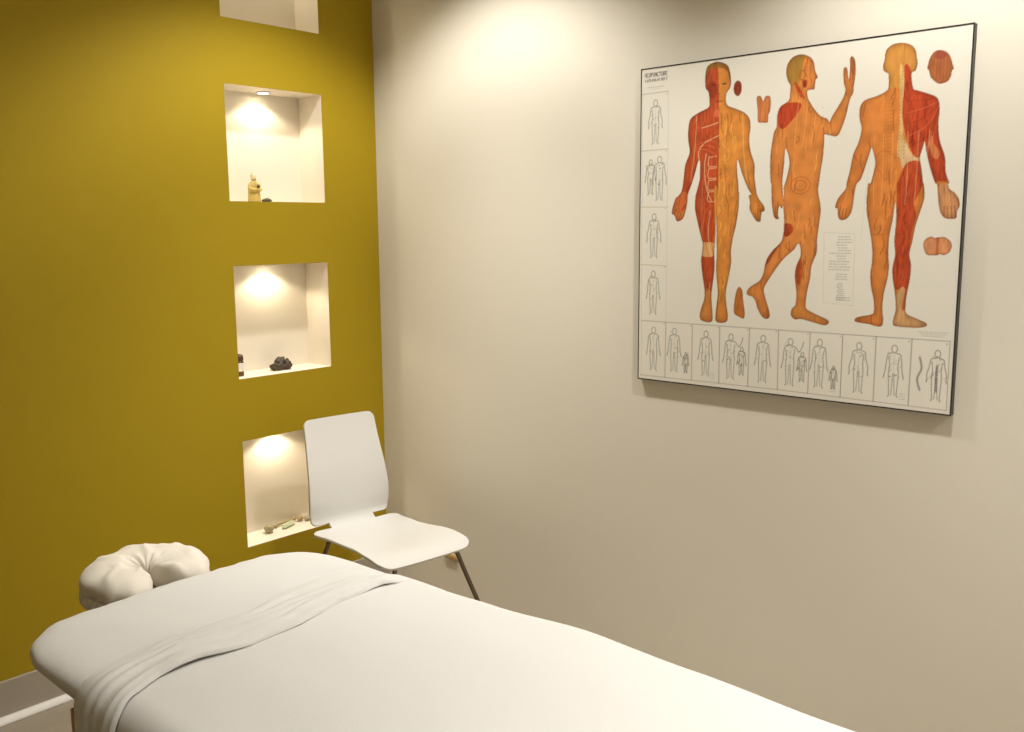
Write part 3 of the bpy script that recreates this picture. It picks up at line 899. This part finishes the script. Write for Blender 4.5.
# face
for s in (-1, 1):
    stroke([(xc - 4 + s * 18 - 5, hy - 66), (xc - 4 + s * 18 + 5, hy - 66)], 5, (70, 24, 12), 0.8, m)
curve([(xc - 4, hy - 66), (xc - 8, hy - 92), (xc, hy - 94)], 2.5, (110, 42, 18), 0.7, m)
stroke([(xc - 14, hy - 116), (xc + 10, hy - 116)], 3, (120, 36, 22), 0.8, m)
fill(pmask(np.array(ell(xc - 10, hy - 150, 9, 12)) * SS / 1000) & m, (222, 110, 72), 0.8)
fill(pmask(np.array(ell(xc - 26, hy - 80, 16, 26)) * SS / 1000) & m, (118, 28, 14), 0.55)
edge_dark(m, (120, 52, 14), 0.75)

# side view, one arm raised
m = FM['side']
fill(m, (206, 128, 62), 1, 0.06, NO2)
x0, x1, y0, y1 = bb(m)
bones(5, m, x0, x1, y0, y1, 130, (150, 72, 28), 0.65, 2.4)
bones(6, m, x0, x1, y0, y1 - 90, 60, (236, 172, 92), 0.4, 2.4)
fill(mask('side_skull') & m, (150, 116, 48), 0.85, 0.08)
for nm, cc in (('side_shoulder', (182, 62, 34)), ('side_neck', (176, 66, 34)), ('side_jaw', (160, 50, 26)), ('side_ham', (164, 66, 26)), ('side_calf', (168, 72, 30)), ('side_shin', (178, 84, 36))):
    mm = mask(nm) & m
    fill(mm, cc, 0.95, 0.10)
    bones(hash(nm) % 1000 if False else len(nm), mm, *bb(mm), 14, (132, 36, 18), 0.5, 2)
fill(mask('side_foot') & m, (196, 132, 62), 0.6, 0.08)
sx0, sx1, sy0, sy1 = bb(mask('side_skull'))
stroke([(sx1 + 20, sy0 + 60), (sx1 + 32, sy0 + 60)], 4, (90, 44, 18), 0.8, m)
stroke(ell((sx0 + sx1) / 2 + 22, sy0 + 26, 8, 13), 2.4, (150, 76, 32), 0.7, m)
hp = (x0 + 0.56 * (x1 - x0), y0 + 0.52 * (y1 - y0))
for q in (0.6, 1.0): stroke(ell(hp[0] - 12, hp[1] + 2, 30 * q, 24 * q), 2.2, (150, 66, 28), 0.55, m)
for k in range(5):
    dots([(hp[0] - 30 + k * 20 + 4 * math.sin(j + k), hp[1] + 60 + j * 22) for j in range(8)], 2.4, (150, 78, 24), 0.6)
for k in range(6):
    curve([(hp[0] - 34 + k * 12, hp[1] + 110), (hp[0] - 30 + k * 14, hp[1] + 190), (hp[0] - 24 + k * 12, hp[1] + 260)], 1.8, (190, 104, 40) if k % 2 else (240, 178, 98), 0.55, m)
    dots([(hp[0] - 40 + k * 18 + 5 * math.sin(j * 2 + k), hp[1] - 120 - j * 20) for j in range(0)], 2.4, (150, 78, 24), 0.6)
volume(m)
edge_dark(m, (140, 66, 20), 0.75)

# back view
m = FM['back']
fill(m, (204, 124, 58), 1, 0.06, NO2)
x0, x1, y0, y1 = bb(m)
bones(7, m, x0, x1, y0, y1 - 60, 130, (150, 70, 26), 0.65, 2.6)
bones(8, m, x0, x1, y0, y1 - 100, 50, (238, 166, 84), 0.35, 2.4)
headm = m.copy(); headm[: int((y1 - 112) * SS / 1000)] = False
fill(headm, (196, 138, 64), 0.9, 0.05)
for nm, cc, a in (('back_waist', (206, 182, 142), 0.8), ('back_spine', (206, 176, 118), 0.75), ('back_red', (176, 66, 34), 1), ('back_butt', (180, 72, 36), 1), ('back_heel', (204, 162, 112), 0.8), ('back_calfred', (178, 70, 34), 0.8), ('back_hand', (204, 150, 104), 0.8), ('back_elbow', (206, 128, 78), 0.8)):
    mm = mask(nm) & m
    fill(mm, cc, a, 0.09)
    if nm in ('back_red', 'back_butt'):
        bones(len(nm) + 20, mm, *bb(mm), 46, (128, 28, 16), 0.5, 2.4)
        bones(len(nm) + 30, mm, *bb(mm), 26, (206, 92, 54), 0.4, 2)
    if nm == 'back_hand':
        h = bb(mm)
        for k in range(5): stroke([(h[0] + 16 + k * 12, h[3] - 4), (h[0] + 22 + k * 17, h[2] + 26)], 1.8, (120, 74, 44), 0.6, mm)
sp = bb(mask('back_spine') & m)
for k in range(26):
    yy_ = sp[2] + (sp[3] - sp[2]) * k / 25
    xx_ = (sp[0] + sp[1]) / 2 - 2
    dots([(xx_, yy_)], 3.0, (120, 84, 40), 0.6)
    if k < 18:
        dots([(xx_ - 22, yy_), (xx_ - 40, yy_)], 2.4, (100, 62, 30), 0.7)
        stroke([(xx_ - 20, yy_), (xx_ - 38, yy_ - 3)], 1.0, (128, 84, 42), 0.5)
    if k < 5: dots([(xx_ + 14, yy_)], 3.0, (70, 58, 40), 0.8)
stroke([(xc_ := (sp[0] + sp[1]) / 2, sp[3]), (xc_, y1)], 1.6, (130, 80, 30), 0.6, m)
hip = (sp[0] - 12, sp[2] - 22)
curve([(hip[0] - 42, hip[1] + 26), (hip[0] - 20, hip[1] + 44), (hip[0] + 14, hip[1] + 20), (hip[0] + 8, hip[1] - 14), (hip[0] - 14, hip[1] - 34), (hip[0] - 30, hip[1] - 6)], 2, (166, 86, 40), 0.6, m)
for s in (-36, 8): stroke([(xc_ + s * 1.2 - 22, y0 + 0.335 * (y1 - y0)), (xc_ + s * 1.2 + 16, y0 + 0.335 * (y1 - y0))], 2, (110, 60, 26), 0.5, m)
for k in range(6):
    curve([(xc_ + 12 + k * 3, y1 - 150 - k * 30), (xc_ + 50 + k * 6, y1 - 150 - k * 22), (xc_ + 96, y1 - 150 - k * 6)], 1.8, LRED if k % 2 else DRED, 0.55, m)
    curve([(xc_ + 20 + k * 14, y0 + 520), (xc_ + 24 + k * 12, y0 + 420), (xc_ + 22 + k * 12, y0 + 330)], 1.8, DRED if k % 2 else PALE, 0.45, m)
    curve([(xc_ - 20 - k * 12, y0 + 520), (xc_ - 18 - k * 12, y0 + 420), (xc_ - 22 - k * 10, y0 + 330)], 1.6, (186, 100, 40) if k % 2 else (240, 180, 104), 0.5, m)
fingers(m, [(x0 + 20, y0 + 428, y0 + 396, 26, 10)], 0, 4)
volume(m)
edge_dark(m, (140, 60, 20), 0.75)

for f_ in LI['fing']: stroke(f_, 2.0, (104, 48, 20), 0.8)
# small details beside the figures
for nm, cc in (('headtop', (170, 98, 56)), ('soles', (216, 146, 98)), ('ear', (150, 62, 30)), ('hand', (204, 122, 68)), ('sole', (192, 114, 48))):
    m = mask(nm)
    fill(m, cc, 1, 0.08)
    edge_dark(m, (112, 50, 22), 0.7, 5)
    b = bb(m)
    if nm == 'headtop':
        for k in range(-2, 3): stroke([((b[0] + b[1]) / 2 + k * 9, b[2] + 10), ((b[0] + b[1]) / 2 + k * 8, b[3] - 12)], 1.4, (108, 52, 26), 0.6, m)
        fill(pmask(np.array(ell((b[0] + b[1]) / 2, b[3] - 12, 16, 10)) * SS / 1000) & m, (150, 62, 52), 0.7)
    if nm == 'soles': stroke([((b[0] + b[1]) / 2, b[2]), ((b[0] + b[1]) / 2 + 1, b[3])], 7, (176, 76, 46), 0.7, m)
    if nm == 'ear': stroke(ell((b[0] + b[1]) / 2, (b[2] + b[3]) / 2, 6, 12), 2, (98, 34, 18), 0.7, m)
    if nm == 'hand':
        for k in range(2): stroke([(b[0] + 14 + k * 16, b[2] + 8), (b[0] + 12 + k * 16, b[3] - 34)], 1.6, (150, 70, 36), 0.6, m)

# ---- rules and panels
LC = (120, 110, 96)
stroke(LI['bottom_top'], 2.0, LC, 0.8); stroke(LI['bottom_bot'], 1.8, LC, 0.7)
for i, s in enumerate(LI['seps']): stroke(s, 2.2, (136, 92, 70) if i in (0, 1, 4, 5) else (84, 78, 68), 0.85)
stroke(LI['right'], 1.8, LC, 0.8); stroke(LI['leftcol'], 1.2, LC, 0.45); stroke(LI['left_in'], 1.2, LC, 0.5)
for i, s in enumerate(LI['rows']): stroke(s, 1.8, LC if i < 2 else (178, 148, 88), 0.75)
for i in range(10):
    x = [12, 107, 206, 304, 406, 501, 600, 697, 792, 889, 987][i + 1]
    dots([(x - 7, 190)], 4, (110, 96, 84), 0.7)
for y in (914, 738, 560, 374): dots([(98, y)], 4, (140, 116, 74), 0.7)


def mini(cx, cy, h, seed, pose=0, col=(108, 104, 94)):
    # small line drawing of a body with points on it
    r = random.Random(seed)
    A, W = 0.8, 2.3
    s = h / 150.0
    P = lambda x, y: (cx + x * s, cy + y * s)
    stroke(ell(*P(0, 64), 8 * s, 11 * s, 14), W, col, A)
    for k in (-1, 1):
        arm = [P(k * 5, 52), P(k * 18, 47), P(k * 22, 25), P(k * (24 + 4 * (pose == 1)), 2), P(k * 27, -14)]
        if pose == 2 and k == 1: arm = [P(5, 52), P(18, 47), P(30, 34), P(40, 52), P(43, 66)]
        curve(arm, W, col, A)
        curve([P(k * 15, 40), P(k * 12, 15), P(k * 14, -5), P(k * 13, -35), P(k * 11, -70), P(k * 14, -76)], W, col, A)
        curve([P(k * 2, -8), P(k * 3, -40), P(k * 5, -72)], W, col, A * 0.8)
        stroke([P(k * 27, -14), P(k * 29, -22)], 3, col, A)
    stroke([P(0, 50), P(0, -6)], 1.1, col, A * 0.6)
    for _ in range(16):
        stroke([(q := P(r.uniform(-15, 15), r.uniform(-30, 62))), (q[0] + 0.5, q[1])], r.choice((2.2, 3, 4)), r.choice(((110, 104, 92), (92, 88, 80), (130, 100, 72))), 0.6)
    for _ in range(9):
        q = P(r.uniform(-22, 22), r.uniform(-10, 55))
        stroke([q, (q[0] + r.uniform(-9, 9), q[1] + r.uniform(-9, 9))], 1.3, (104, 100, 90), 0.6)


for (cy, h, sd) in ((832, 136, 1), (474, 140, 3), (290, 140, 4)): mini(56, cy, h, sd, sd % 2)
mini(40, 660, 110, 5); mini(74, 655, 138, 6, 1)
for i in range(10):
    cx = 60 + 98 * i
    if i in (0, 2, 4, 7, 8): mini(cx, 106, 142, 20 + i, (i == 7) * 1)
    elif i in (1, 6): mini(cx - 18, 108, 140, 20 + i); mini(cx + 26, 70, 66, 40 + i)
    elif i in (3, 5): mini(cx - 10, 104, 140, 20 + i, 2); mini(cx + 28, 92, 86, 40 + i)
    else:
        curve([(cx - 30, 150), (cx - 24, 120), (cx - 34, 90), (cx - 26, 60)], 6, (96, 92, 88), 0.5)
        mini(cx + 16, 104, 136, 29, 1)
        curve([(cx + 16, 130), (cx + 15, 100), (cx + 16, 60)], 7, (90, 90, 88), 0.5)
    if i in (2, 6, 8):
        for k in range(3): stroke([(cx + 18, 44 - k * 7), (cx + 34, 44 - k * 7)], 1.4, (120, 114, 104), 0.5)
# leader lines, folds of the paper, text block
stroke([(232, 200), (232, 620)], 1.0, (196, 188, 168), 0.5)
stroke([(736, 470), (758, 800)], 1.0, (170, 160, 140), 0.45)
tb = LI['textbox']
stroke(tb + [tb[0]], 1.0, (170, 162, 146), 0.6)
r_ = random.Random(9)


def greek(x0, x1, y, a=0.6, w=2.2, col=(104, 98, 88)):
    x = x0
    while x < x1:
        L = r_.uniform(4, 11)
        stroke([(x, y), (min(x1, x + L), y)], w, col, a); x += L + 3.2


for k in range(13): greek(r_.choice((648, 672, 668)), r_.uniform(696, 712), 470 - k * 7.6)
for k in range(3): greek(670, 702, 366 - k * 7)
for k in range(9): greek(r_.choice((674, 678)), r_.uniform(688, 700), 340 - k * 5.6)
for k in range(2): greek(672, 712, 300 - k * 7)
for k in range(3): greek(903 + 6 * k, 982 - 5 * k, 219 - k * 5.5, 0.5, 1.8)
greek(24, 86, 940, 0.55, 2.0); greek(40, 70, 934, 0.4, 1.5)
# title lettering, 5 x 7 dots per letter
FONT = {'A': '01110 10001 10001 11111 10001 10001 10001', 'C': '01111 10000 10000 10000 10000 10000 01111', 'U': '10001 10001 10001 10001 10001 10001 01110',
        'P': '11110 10001 10001 11110 10000 10000 10000', 'N': '10001 11001 10101 10101 10011 10001 10001', 'T': '11111 00100 00100 00100 00100 00100 00100',
        'R': '11110 10001 10001 11110 10100 10010 10001', 'E': '11111 10000 10000 11110 10000 10000 11111'}


def word(txt, x0, x1, yc, h, col):
    step = (x1 - x0) / len(txt)
    for i, ch in enumerate(txt):
        for rr, row in enumerate(FONT[ch].split()):
            for cc, b in enumerate(row):
                if b == '1':
                    a0 = (x0 + i * step + cc * step / 6.0) * SS / 1000; a1 = a0 + step / 6.0 * SS / 1000 + 0.6
                    b1 = (yc + h / 2 - rr * h / 7.0) * SS / 1000; b0 = b1 - h / 7.0 * SS / 1000
                    IMG[int(round(b0)):max(int(round(b1)), int(round(b0)) + 1), int(round(a0)):max(int(round(a1)), int(round(a0)) + 1)] = lin(col)


word('ACUPUNCTURE', 13, 99, 978, 13, (22, 20, 18))
x_ = 16
while x_ < 97:
    stroke([(x_, 958), (x_, 965)], 2.2, (52, 48, 42), 0.9)
    if r_.random() < 0.6: stroke([(x_, 965 - (q_ := r_.choice((0, 3.5, 7)))), (x_ + 3, 965 - q_)], 2.0, (52, 48, 42), 0.9)
    x_ += r_.choice((4.2, 4.2, 4.6, 6.5))

# ---- the print as a finely divided sheet carrying its ink as point colours
chart = thing('anatomy_chart', 'square black-framed acupuncture anatomy chart with three orange figures on the cream wall', 'wall chart', (0, (PY1 + PY2) / 2, PZ1))
IMG2 = IMG.reshape(NG, 2, NG, 2, 3).mean((1, 3))
lip = 0.0032
ys_ = np.linspace(PY1 - 0.001, PY2 + 0.001, NG); zs_ = np.linspace(PZ1 + 0.001, PZ2 - 0.001, NG)
co = np.empty((NG, NG, 3), np.float32)
co[..., 0] = -0.0215; co[..., 1] = ys_[None, :] - (PY1 + PY2) / 2; co[..., 2] = zs_[:, None] - PZ1
idx = np.arange(NG * NG).reshape(NG, NG)
quads = np.stack([idx[:-1, :-1], idx[:-1, 1:], idx[1:, 1:], idx[1:, :-1]], -1).reshape(-1, 4)
me = bpy.data.meshes.new('chart_print')
me.vertices.add(NG * NG); me.vertices.foreach_set('co', co.ravel())
nq = len(quads)
me.loops.add(nq * 4); me.loops.foreach_set('vertex_index', quads.ravel().astype(np.int32))
me.polygons.add(nq); me.polygons.foreach_set('loop_start', np.arange(0, nq * 4, 4, dtype=np.int32))
me.update(calc_edges=True)
ca = me.color_attributes.new('ink', 'FLOAT_COLOR', 'POINT')
ca.data.foreach_set('color', np.concatenate([IMG2, np.ones((NG, NG, 1))], -1).astype(np.float32).ravel())
mp = mat('printed paper', (0.8, 0.78, 0.7), 0.5, spec=0.35)
at_ = mp.node_tree.nodes.new('ShaderNodeAttribute'); at_.attribute_name = 'ink'
mp.node_tree.links.new(at_.outputs['Color'], mp.node_tree.nodes['Principled BSDF'].inputs['Base Color'])
me.materials.append(mp)
po = bpy.data.objects.new('chart_print', me); C.objects.link(po); po.parent = chart
M['board'] = mat('backing board', (0.35, 0.28, 0.18), 0.8)
bm = bmesh.new(); box(bm, -0.0208, -0.002, PY2 + 0.001, PY1 - 0.001, PZ1 + 0.001, PZ2 - 0.001)
obj('backing_board', bm, M['board'], chart, False)
bm = bmesh.new()
T = -0.023
box(bm, T, -0.0002, PY2 - 0.0006, PY2 + lip, PZ1, PZ2, 0.0006)
box(bm, T, -0.0002, PY1 - lip * 0.7, PY1 + 0.0006, PZ1, PZ2, 0.0006)
box(bm, T, -0.0002, PY2, PY1, PZ1 - 0.0006, PZ1 + lip, 0.0006)
box(bm, T, -0.0002, PY2, PY1, PZ2 - lip, PZ2 + 0.0006, 0.0006)
obj('frame', bm, M['black'], chart, False)
chart.location.x = WX
